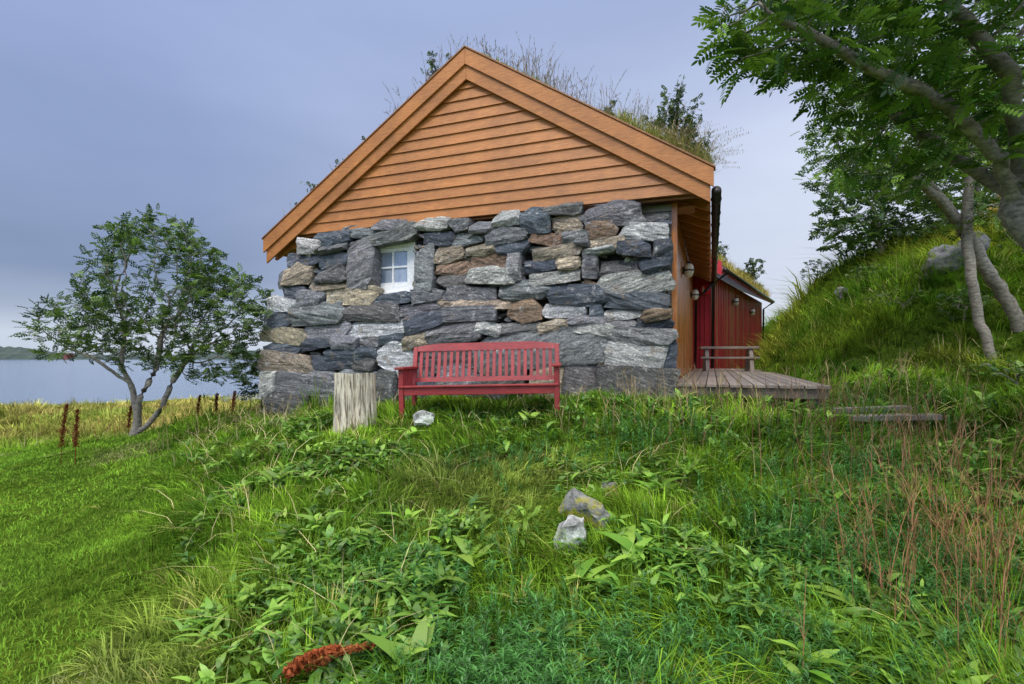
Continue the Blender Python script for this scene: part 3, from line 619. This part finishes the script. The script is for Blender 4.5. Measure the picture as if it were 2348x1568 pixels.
def roofgrass(n,s0,s1,p0,p1,h0,h1,w,col,fnw=fn,lean=.4,clump=False,heads=False):
    s=rng.uniform(s0,s1,n); p=p0+(p1-p0)*rng.random(n)**1.3
    if clump:
        k=vnoise(s,p*2,.35,77)>.5; s=s[k];p=p[k]; n=len(s)
    P=np.array([fnw(a,bb,.05) for a,bb in zip(s,p)])
    cl=np.array(col)*rng.uniform(.6,1.4,(n,1)); h=rng.uniform(h0,h1,n); ln=np.minimum(rng.gamma(2,lean/2,n),1.3); an=rng.uniform(0,6.3,n)
    RG.add(*blades(P,h,np.full(n,w),ln,an,cl,4))
    if heads:
        t=np.tile(np.linspace(.7,1,9),n); hr_=np.repeat(h,9); l_=np.repeat(ln,9); a_=np.repeat(an,9); q=np.repeat(P,9,0); hor=l_*hr_*t**1.8
        q[:,0]+=np.cos(a_)*hor; q[:,1]+=np.sin(a_)*hor; q[:,2]+=hr_*(t-.38*np.minimum(l_,1.6)*t**2.2)
        RG.add(*blades(q,np.full(len(q),.032),np.full(len(q),.008),rng.uniform(.2,.9,len(q)),rng.uniform(0,6.3,len(q)),np.repeat(cl,9,0),3))
roofgrass(9000,-.2,6.9,-.05,-1.2,.05,.15,.008,(.20,.23,.05),clump=True)
roofgrass(7000,-.2,6.9,-1.2,-8.8,.06,.16,.014,(.22,.23,.07))
roofgrass(520,-.15,2.4,-.1,-1.6,.3,.68,.007,(.24,.20,.14),heads=True,clump=True); roofgrass(180,-.15,2.4,-.1,-1.2,.2,.6,.006,(.24,.20,.14),heads=True); roofgrass(90,2.4,3.1,-.1,-1.,.2,.40,.006,(.24,.20,.14),heads=True); roofgrass(380,3.3,4.7,-.1,-1.2,.3,.66,.006,(.24,.20,.14),heads=True,clump=True); roofgrass(160,4.7,6.8,-.1,-1.2,.2,.45,.006,(.24,.20,.14),heads=True,clump=True)
roofgrass(2000,-.2,1.0,-.08,-.8,.12,.34,.008,(.32,.33,.09),lean=.8); roofgrass(220,-.2,.3,-.05,-.8,.3,.5,.006,(.34,.28,.16),lean=1.1,heads=True)
RG.build('roof_grass',M_grass,house)
def roofbush(s,p,h,r,n,fnw=fn,par=house,size=.42):
    q=fnw(s,p,.03); e=empty('roof_shrub'); e.parent=par; mb=MB(); P=[];Dd=[]
    for k in range(max(3,n//12)):
        a=random.uniform(0,6.3); rr=random.uniform(0,r*.5); b0=np.array(q)+np.array([math.cos(a)*rr*.5,math.sin(a)*rr*.5,0]); hh=h*random.uniform(.55,1.05); tx=np.array([random.gauss(0,r*.8),random.gauss(0,r*.8),hh])
        ps=[b0+tx*np.array([t**1.3,t**1.3,t]) for t in np.linspace(0,1,6)]; mb.tube(ps,[.008,.007,.006,.005,.004,.002],4)
        for t in np.linspace(.15,1,int(16*hh/.5)+4):
            for _ in range(2):
                P.append(b0+tx*np.array([t**1.3,t**1.3,t])+rng.normal(0,.02,3)); Dd.append(rng.normal(0,1,3)+np.array([0,0,.4]))
    mb.build('stems',M_bark,e); put_leaves('leaves',np.array(P),np.array(Dd),T_tiny,size,(.025,.06,.014),(.13,.19,.035),e,M_leaf)
roofbush(.30,-.35,.95,.13,90); roofbush(.20,-.4,.80,.2,90); roofbush(.02,-.4,.6,.24,90); roofbush(.55,-.5,.60,.22,100); roofbush(.9,-.5,.45,.24,80); roofbush(-.1,-.5,.45,.2,80); roofbush(3.72,-.3,.55,.2,100); roofbush(3.5,-.3,.36,.12,50)
roofbush(5.1,-.25,.32,.14,50); roofbush(5.65,-.25,.38,.16,70); roofbush(6.05,-.25,.36,.16,70); roofbush(6.5,-.25,.28,.13,50); roofbush(4.75,-.25,.22,.1,40); roofbush(1.25,-.6,.42,.14,50)
gt=MB(); gt.tube([W(-.27,2.06,.02),W(-.27,2.05,-4),W(-.27,2.04,-8.9)],.06,12)
for pp in np.arange(-.3,-8.8,-.7): gt.tube([W(-.27,2.05,pp-.0),W(-.27,2.05,pp-.03)],.068,12)
gt.tube([W(-.27,2.0,-8.0),W(-.05,1.75,-8.0),W(.18,1.6,-8.0),W(.2,-.3,-8.0)],.035,8); gt.build('gutter',M_gutter,house,smooth=True)
def lamp(par,pos,out):
    m1=MB(); pos=np.array(pos); out=np.array(out); sd=np.cross(out,(0,0,1.))
    rings=[(-.13,.02),(-.11,.06),(-.05,.082),(.03,.085),(.09,.07),(.125,.03)]
    vs=[];fs=[];n_=14
    for zz,r in rings:
        for k in range(n_):
            a=2*math.pi*k/n_; vs.append(pos+out*(.10+math.cos(a)*r)+sd*math.sin(a)*r+np.array([0,0,zz]))
    for i in range(len(rings)-1):
        for k in range(n_): fs.append((i*n_+k,i*n_+(k+1)%n_,(i+1)*n_+(k+1)%n_,(i+1)*n_+k))
    fs+= [tuple(range(n_))[::-1],tuple((len(rings)-1)*n_+k for k in range(n_))]; m1.add(vs,fs); m1.build('wall_lamp',M_lamp,par,smooth=True)
    m2=MB(); m2.tube([pos,pos+out*.03],.07,12); m2.tube([pos+out*.10+np.array([0,0,-.02]),pos+out*.10+np.array([0,0,.01])],.089,14); m2.tube([pos+out*.10+np.array([0,0,.115]),pos+out*.10+np.array([0,0,.15])],[.06,.03],12); m2.build('lamp_bracket',M_gutter,par,smooth=False)
lamp(house,W(.262,1.52,-2.7),Rv); lamp(house,W(.262,1.5,-6.4),Rv)
wn=MB(); s0,s1,zb_,zt=4.12,4.965,1.03,1.83
OFFP=.12
def wbox(mb,sa,sb,za,zb,pa,pb,col=(1,1,1)): pa+=OFFP; mb.box(W(max(sa,sb),za,pb),Rv*abs(sa-sb),-Dv*(pa-pb),(0,0,zb-za),col)
t=.095
wbox(wn,s0,s1,zb_,zb_+t,-.24,-.329); wbox(wn,s0,s1,zt-t,zt,-.24,-.329); wbox(wn,s0,s0+t,zb_+t,zt-t,-.245,-.329); wbox(wn,s1-t,s1,zb_+t,zt-t,-.245,-.329)
a,bb,c_,d_=s0+t+.004,s1-t-.004,zb_+t+.004,zt-t-.004; u_=.055
wbox(wn,a,bb,c_,c_+u_,-.26,-.31); wbox(wn,a,bb,d_-u_,d_,-.26,-.31); wbox(wn,a,a+u_,c_+u_,d_-u_,-.262,-.31); wbox(wn,bb-u_,bb,c_+u_,d_-u_,-.262,-.31)
ms=(a+bb)/2; mz=(c_+d_)/2; wbox(wn,ms-.014,ms+.014,c_+u_,d_-u_,-.266,-.31); wbox(wn,a+u_,bb-u_,mz-.014,mz+.014,-.268,-.308)
wbox(wn,s0,s1,zb_-.035,zb_-.002,-.19,-.329)
wn.build('window_frame',M_white,house,bevel=.003)
wg=MB(); wbox(wg,a+.02,bb-.02,c_+.02,d_-.02,-.295,-.300); wg.build('window_glass',M_glass,house)

# ------------------------------------------------------------------ red cabin behind
cab=empty('red_cabin')
def W2(r,z,t): return C2+R2*r+D2*t+np.array([0,0,z])
cb=MB(); t=0; i=0
while t<9.0:
    k=random.uniform(.8,1.2); 
    cb.box(W2(0,-.7,t),R2*(.03 if i%2 else .045),D2*.095,(0,0,2.95),(k,k,k) if random.random()<.72 else (.95,4.5,1.6)); t+=.115; i+=1
cb.box(W2(-5,-.7,-.0),R2*5,D2*9.0,(0,0,2.93),(.55,.55,.55))
r=-2
while r<-.02: 
    cb.box(W2(r,-.7,-.03),R2*.11,D2*.029,(0,0,2.93)); r+=.125
cb.build('walls',M_redwall,cab)
r2=MB(); Z2=2.38
def q2(r,o,t): return W2(r,Z2+o+(.38-r)*.5,t)
r2.hexa([q2(.38,-.16,-.35),q2(.38,-.16,9.3),q2(-2.5,-.16,9.3),q2(-2.5,-.16,-.35),q2(.38,0,-.35),q2(.38,0,9.3),q2(-2.5,0,9.3),q2(-2.5,0,-.35)])
def q3(r,o,t): return W2(-5-r,Z2+o+(.38-r)*.5,t)
r2.hexa([q3(.38,-.16,-.35),q3(.38,-.16,9.3),q3(-2.4995,-.16,9.3),q3(-2.4995,-.16,-.35),q3(.38,0,-.35),q3(.38,0,9.3),q3(-2.4995,0,9.3),q3(-2.4995,0,-.35)])
r2.hexa([q2(.39,-.24,-.39),q2(.39,-.24,-.355),q2(-2.5,-.24,-.355),q2(-2.5,-.24,-.39),q2(.39,.12,-.39),q2(.39,.12,-.355),q2(-2.5,.12,-.355),q2(-2.5,.12,-.39)],(1.3,1.3,1.3))
r2.build('roof',M_redwall,cab)
g2=MB(); g2.tube([W2(.45,Z2-.1,-.3),W2(.45,Z2-.1,9.3)],.055,10); g2.tube([W2(.45,Z2-.15,9.1),W2(.1,Z2-.4,9.1),W2(.08,-.5,9.1)],.04,8); g2.tube([W2(.45,Z2-.15,.0),W2(.1,Z2-.4,.0),W2(.08,-.3,.0)],.04,8); g2.build('gutter',M_gutter,cab,smooth=True)
fn2=lambda r,t,h: q2(r,h,t)
sod('sod_roof',fn2,.36,-2.5,-.33,9.3,26,70,cab)
RG=Veg(); roofgrass(6000,-2.5,.38,-.3,9.2,.12,.42,.014,(.35,.33,.08),fn2,.6); roofgrass(2200,-.3,.4,-.3,9.2,.14,.36,.014,(.44,.35,.10),fn2,.9); RG.build('roof_grass',M_grass,cab)
roofbush(.0,1.0,.6,.3,60,fn2,cab,.7); roofbush(.0,5.5,.75,.35,60,fn2,cab,.9); roofbush(-.4,7.6,.6,.4,60,fn2,cab,.9); roofbush(.1,8.7,.5,.3,50,fn2,cab,.9)
lamp(cab,W2(.03,1.75,3.0),R2); lamp(cab,W2(.03,1.65,6.2),R2)
sg=empty('safety_sign'); m_sr=plain('sign_red',(.65,.02,.03),.4); s1_=MB(); s1_.box(W2(-.22,1.70,-.07),R2*.26,D2*.012,(0,0,.26)); s1_.build('sign_panel',m_sr,sg)
s2_=MB(); s2_.box(W2(-.17,1.75,-.075),R2*.05,D2*.004,(0,0,.13)); s2_.box(W2(-.10,1.80,-.075),R2*.09,D2*.004,(0,0,.035)); s2_.box(W2(-.155,1.885,-.075),R2*.02,D2*.004,(0,0,.035)); s2_.build('sign_symbol',M_white,sg)

# ------------------------------------------------------------------ deck, planks, trestle bench
dk=MB(); DZ=-.32; Q=np.array([2.06,6.69,0.])
def K(r,z,t): return Q+Rv*r+Dv*t+np.array([0,0,z])
r=.02
while r<1.62:
    k=random.uniform(.7,1.25); dk.box(K(r,DZ-.035,-.42+random.uniform(-.015,.015)),Rv*.116,Dv*8.9,(0,0,.035),(k,k,k)); r+=.128
dk.box(K(0,DZ-.15,-.38),Rv*1.66,Dv*.04,(0,0,.11),(.6,.55,.5)); dk.box(K(1.6,DZ-.15,-.335),Rv*.04,Dv*8.7,(0,0,.11),(.6,.55,.5))
for tt in np.arange(.4,8,.9): dk.box(K(.02,DZ-.14,tt),Rv*1.57,Dv*.05,(0,0,.1),(.5,.5,.5))
for rr in (.3,1.0,1.5): dk.box(K(rr,DZ-.8,-.32),Rv*.1,Dv*.1,(0,0,.66),(.6,.6,.6))
dk.build('wooden_deck',M_deck,bevel=.003)
pl=MB()
def plank(x0,y0,x1,y1,w,dz,th=.05):
    a=np.array([x0,y0,g1(x0,y0)+dz]); b=np.array([x1,y1,g1(x1,y1)+dz]); b[2]=a[2]*.6+b[2]*.4; d=b-a; sd=np.cross(d,(0,0,1)); sd=sd/np.linalg.norm(sd)*w; pl.box(a,d,sd,(0,0,th),(.9,.9,.9))
plank(3.25,5.1,3.95,4.92,.18,.09); plank(3.3,5.4,3.95,5.25,.12,.10); pl.build('plank_step',M_deck,bevel=.004)
tb=MB(); o=np.array([4.22,11.7,DZ]); ax=np.array([.97,-.22,0]); ay=np.array([.22,.97,0]); LB=1.22
def T(x,y,z): return o+ax*x+ay*y+np.array([0,0,z])
for y_ in (0,.16,.32): tb.box(T(0,y_,.50),ax*LB,ay*.14,(0,0,.05))
tb.box(T(0,-.06,.28),ax*LB,ay*.14,(0,0,.04))
for x_ in (.10,1.02):
    for ya,yb in ((-.10,.05),(.45,.25)):
        tb.hexa([T(x_,ya,0),T(x_+.08,ya,0),T(x_+.08,ya+.09,0),T(x_,ya+.09,0),T(x_,yb,.50),T(x_+.08,yb,.50),T(x_+.08,yb+.09,.50),T(x_,yb+.09,.50)])
tb.build('picnic_bench',M_deck,bevel=.003)

# ------------------------------------------------------------------ garden bench
be=empty('garden_bench'); yaw=math.radians(-6); roll=math.radians(1.3)
bxv=np.array([math.cos(yaw)*math.cos(roll),math.sin(yaw)*math.cos(roll),math.sin(roll)]); byv=np.array([-math.sin(yaw),math.cos(yaw),0]); bzv=np.cross(bxv,byv)
bo=np.array([-1.29,5.98,-.735])
def Bp(x,y,z): return bo+bxv*x+byv*y+bzv*z
def bbox(mb,x,y,z,w,d,h,c=(1,1,1)): mb.box(Bp(x,y,z),bxv*w,byv*d,bzv*h,c)
Wd=1.83
p_=MB()
for x in (0,Wd-.055):
    bbox(p_,x,0,0,.055,.06,.585); bbox(p_,x,.50,0,.055,.06,.40)
    p_.hexa([Bp(x,.50,.40),Bp(x+.055,.50,.40),Bp(x+.055,.56,.40),Bp(x,.56,.40),Bp(x,.64,.86),Bp(x+.055,.64,.86),Bp(x+.055,.68,.86),Bp(x,.68,.86)])
    bbox(p_,x+.01,.06,.30,.035,.44,.07); 
    for yy in (.13,.22,.31,.40): bbox(p_,x+.016,yy,.37,.022,.05,.215)
p_.build('legs_and_posts',M_bench,be,bevel=.006)
p_=MB()
for x in (-.025,Wd-.08): bbox(p_,x,-.05,.587,.105,.62,.03)
p_.build('armrests',M_bench,be,bevel=.008)
p_=MB(); bbox(p_,.057,.008,.29,Wd-.114,.03,.085); bbox(p_,.057,.51,.30,Wd-.114,.03,.07)
bbox(p_,0,-.02,.378,Wd,.085,.022,(1.05,)*3)
for i in range(1,5): bbox(p_,.057,-.02+.10*i,.378-.010*i,Wd-.114,.085,.022)
p_.build('seat',M_bench,be,bevel=.005)
p_=MB()
fB=lambda z:.50+(z-.40)*.30
def bk(x,w,z0,z1,off0=0,th=.03,c=(1,1,1)):
    f=fB
    p_.hexa([Bp(x,f(z0)+off0,z0),Bp(x+w,f(z0)+off0,z0),Bp(x+w,f(z0)+off0+th,z0),Bp(x,f(z0)+off0+th,z0),Bp(x,f(z1)+off0,z1),Bp(x+w,f(z1)+off0,z1),Bp(x+w,f(z1)+off0+th,z1),Bp(x,f(z1)+off0+th,z1)],c)
bk(.057,Wd-.114,.42,.475)
ns=22
for i in range(ns): 
    k=random.uniform(.82,1.15); bk(.085+i*(Wd-.17-.045)/(ns-1),.040,.477,.80,.008,.016,(k,k,k))
nseg=24
for i in range(nseg):
    xa=.057+(Wd-.114)*i/nseg; xb=.057+(Wd-.114)*(i+1)/nseg
    top=lambda x:.865+.03*min(1,max(0,(min(x,Wd-x)-.06)/.25))
    y0=fB(.80)-.004; y1=fB(.88)-.004
    p_.hexa([Bp(xa,y0,.80),Bp(xb,y0,.80),Bp(xb,y0+.035,.80),Bp(xa,y0+.035,.80),Bp(xa,y1,top(xa)),Bp(xb,y1,top(xb)),Bp(xb,y1+.035,top(xb)),Bp(xa,y1+.035,top(xa))])
p_.build('backrest',M_bench,be)

def stump():
    mb=MB(); n_=64; lv=16; cx,cy=-1.80,6.02; z0=g1(cx,cy)-.06; vs=[];fs=[]; H=.66
    for j in range(lv+1):
        tt=j/lv
        for k in range(n_):
            a=2*math.pi*k/n_; r=.225*(1+.09*(1-tt)**2)*(1+.05*noise.noise(Vector((math.cos(a)*2,math.sin(a)*2,tt*.8)))+.05*noise.noise(Vector((math.cos(a)*9,math.sin(a)*9,tt*1.2))))
            if k in (12,40,51,47): r-=.02
            vs.append((cx+math.cos(a)*r-.01*tt,cy+math.sin(a)*r,z0+H*tt-(.012*math.sin(a)+.008*math.sin(3*a) if j==lv else 0)))
    for j in range(lv):
        for k in range(n_): fs.append((j*n_+k,j*n_+(k+1)%n_,(j+1)*n_+(k+1)%n_,(j+1)*n_+k))
    vs.append((cx-.01,cy,z0+H-.004)); t0=len(vs)-1
    for k in range(n_): fs.append((lv*n_+k,lv*n_+(k+1)%n_,t0))
    mb.add(vs,fs); return mb.build('tree_stump',M_stump)
stump()

def rock(name,c,size,mat,seed,rot=0,sink=.3,tilt=.1):
    random.seed(seed); bm=bmesh.new()
    for k in range(26):
        v=Vector((random.gauss(0,1),random.gauss(0,1),random.gauss(0,1))).normalized(); m_=max(abs(v.x),abs(v.y),abs(v.z)); v=v/(m_**.55); bm.verts.new((v.x*size[0]/2,v.y*size[1]/2,v.z*size[2]/2))
    r=bmesh.ops.convex_hull(bm,input=bm.verts); junk=[g for g in r['geom_interior'] if isinstance(g,bmesh.types.BMVert)]
    if junk: bmesh.ops.delete(bm,geom=junk,context='VERTS')
    bmesh.ops.subdivide_edges(bm,edges=bm.edges[:],cuts=6,use_grid_fill=True)
    ms_=min(size)
    for v in bm.verts: 
        nv=noise.noise_vector(v.co*(2.2/ms_)+Vector((seed,0,0)))*ms_*.13+noise.noise_vector(v.co*(7/ms_)+Vector((seed,5,0)))*ms_*.05; v.co+=nv
    bmesh.ops.recalc_face_normals(bm,faces=bm.faces)
    me=bpy.data.meshes.new(name); bm.to_mesh(me); bm.free(); me.materials.append(mat); o=bpy.data.objects.new(name,me); link(o)
    z=g1(c[0],c[1]) if len(c)==2 else c[2]; o.location=(c[0],c[1],z+size[2]*(.5-sink)); o.rotation_euler=(tilt,tilt,rot); return o
rock('rock',(.36,3.20),(.18,.16,.28),M_rockw,5,.2,.15); rock('rock',(.47,3.42),(.34,.16,.28),M_rock,12,-.5,.0,.5)
rock('rock',(.74,3.95),(.14,.12,.14),M_rock,15,0,.2); rock('rock',(-.98,5.8),(.24,.14,.18),M_rockw,21,.4,.1)
rock('rock_outcrop',(6.85,8.35),(.7,.4,.75),M_outcrop,31,.6,.42,.5); rock('rock_outcrop',(7.2,8.3),(.6,.4,.85),M_outcrop,33,.3,.5,.5); rock('rock_outcrop',(6.75,10.7),(.35,.25,.35),M_outcrop,35,.3,.3); rock('rock_outcrop',(9.6,9.4),(1.4,.9,1.2),M_outcrop,37,.8,.6,.3)
rock('rock',(3.0,3.6),(.22,.18,.16),M_rock,41,0,.3); rock('rock',(-12,27),(6,2,.5),M_outcrop,43,.1,.4,.02)

# ------------------------------------------------------------------ far shore
m_far,nt,b=newmat('distant_forest'); v=coords(nt); f=noisetex(nt,v,.12,8,.7); c=ramp(nt,f,[(.35,(.020,.032,.034)),(.6,(.045,.065,.05)),(.75,(.08,.10,.085))]); nt.links.new(c,b.inputs['Base Color']); b.inputs['Roughness'].default_value=1
mb=MB(); vs=[];fs=[]; nu=420; nv_=10
for i in range(nu+1):
    u=-1.6+1.75*i/nu
    hgt=1.5+9*math.exp(-((u+1.02)/.16)**2)+4*math.exp(-((u+1.45)/.2)**2)+5.5*math.exp(-((u+.50)/.10)**2)+3*noise.noise(Vector((u*9,0,0)))
    hgt=max(hgt,.6)
    for j in range(nv_+1):
        t=j/nv_; Y=480+90*t; k=math.sin(min(1,t*1.6)*math.pi/2)
        h=hgt*k+ (1.6*noise.noise(Vector((u*90,t*6,1)))+1.0*noise.noise(Vector((u*260,t*9,2))))*k
        vs.append((u*Y,Y,WATER-.5+ (h+2.5)*(1 if j else 0)))
for i in range(nu):
    for j in range(nv_): a=i*(nv_+1)+j; fs.append((a,a+nv_+1,a+nv_+2,a+1))
mb.add(vs,fs); mb.build('distant_shore',m_far)
m_bh=plain('boathouse_red',(.16,.05,.045),.7); m_bw=plain('pale_roof',(.4,.4,.4),.8)
bh_=empty('distant_boathouse'); mb=MB(); o=np.array([-414,482,WATER+3.2]); mb.box(o-np.array([0,0,3]),(5.5,0,0),(0,6,0),(0,0,5.4)); mb.build('walls',m_bh,bh_)
mb=MB(); mb.add([o+np.array(q) for q in ((-.3,-.4,2.4),(5.8,-.4,2.4),(5.8,6.4,2.4),(-.3,6.4,2.4),(-.3,3,4.),(5.8,3,4.))],[(0,1,5,4),(2,3,4,5),(0,4,3),(1,2,5)]); mb.build('roof',m_bw,bh_)

# ------------------------------------------------------------------ sky & light
w=bpy.data.worlds.new('World'); scene.world=w; w.use_nodes=True; nt=w.node_tree; nt.nodes.clear()
out=N(nt,'ShaderNodeOutputWorld'); tc=N(nt,'ShaderNodeTexCoord'); sx=N(nt,'ShaderNodeSeparateXYZ'); nt.links.new(tc.outputs['Generated'],sx.inputs[0])
cz=ramp(nt,sx.outputs['Z'],[(0,(.58,.65,.77)),(.035,(.60,.67,.80)),(.07,(.40,.47,.62)),(.13,(.24,.31,.48)),(.32,(.29,.37,.60)),(.60,(.35,.44,.72)),(.82,(1.7,1.72,1.75)),(1,(2.8,2.78,2.7))])
mr=N(nt,'ShaderNodeMapRange'); mr.inputs[1].default_value=-.50; mr.inputs[2].default_value=.55; mr.inputs[3].default_value=0; mr.inputs[4].default_value=.95; nt.links.new(sx.outputs['X'],mr.inputs[0])
czr=ramp(nt,sx.outputs['Z'],[(0,(.70,.75,.85)),(.3,(.66,.72,.88)),(.60,(.43,.52,.79)),(.82,(1.7,1.72,1.75)),(1,(2.8,2.78,2.7))])
col=mix(nt,cz,czr,mr.outputs[0])
mp=N(nt,'ShaderNodeMapping'); mp.inputs['Scale'].default_value=(1.,1.,3.2); nt.links.new(tc.outputs['Generated'],mp.inputs[0]); cn=noisetex(nt,mp.outputs[0],1.4,4,.5,.25)
cc=ramp(nt,cn,[(.32,(.88,.90,.92)),(.68,(1.13,1.12,1.10))]); col=mix(nt,col,cc,1.,'MULTIPLY')
my=N(nt,'ShaderNodeMapRange'); my.inputs[1].default_value=.1; my.inputs[2].default_value=-.8; my.inputs[3].default_value=1; my.inputs[4].default_value=2.5; nt.links.new(sx.outputs['Y'],my.inputs[0])
vm=N(nt,'ShaderNodeVectorMath',operation='SCALE'); nt.links.new(col,vm.inputs[0]); nt.links.new(my.outputs[0],vm.inputs['Scale'])
bg1=N(nt,'ShaderNodeBackground'); nt.links.new(vm.outputs[0],bg1.inputs[0]); bg1.inputs[1].default_value=1.02
sky=N(nt,'ShaderNodeTexSky'); sky.sky_type='NISHITA'; sky.sun_disc=False; el,az=math.radians(50),math.radians(205); sky.sun_elevation=el; sky.sun_rotation=az
bg2=N(nt,'ShaderNodeBackground'); nt.links.new(sky.outputs[0],bg2.inputs[0]); bg2.inputs[1].default_value=.10
mx=N(nt,'ShaderNodeMixShader'); mx.inputs[0].default_value=.06; nt.links.new(bg1.outputs[0],mx.inputs[1]); nt.links.new(bg2.outputs[0],mx.inputs[2]); nt.links.new(mx.outputs[0],out.inputs[0])
L=bpy.data.lights.new('sun','SUN'); L.energy=1.5; L.angle=math.radians(10); L.color=(1,.94,.84); lo=bpy.data.objects.new('sun',L); link(lo)
sd=Vector((math.sin(az)*math.cos(el),math.cos(az)*math.cos(el),math.sin(el))); lo.rotation_euler=sd.to_track_quat('Z','Y').to_euler()
cam=bpy.data.cameras.new('camera'); co=bpy.data.objects.new('camera',cam); link(co); co.location=(0,0,0); co.rotation_euler=(math.radians(90),0,0)
cam.sensor_width=36; cam.lens=36*1200/2348; cam.shift_y=34/2348; cam.clip_start=.05; cam.clip_end=20000; scene.camera=co
scene.view_settings.view_transform='Standard'; scene.view_settings.look='None'; scene.view_settings.exposure=0
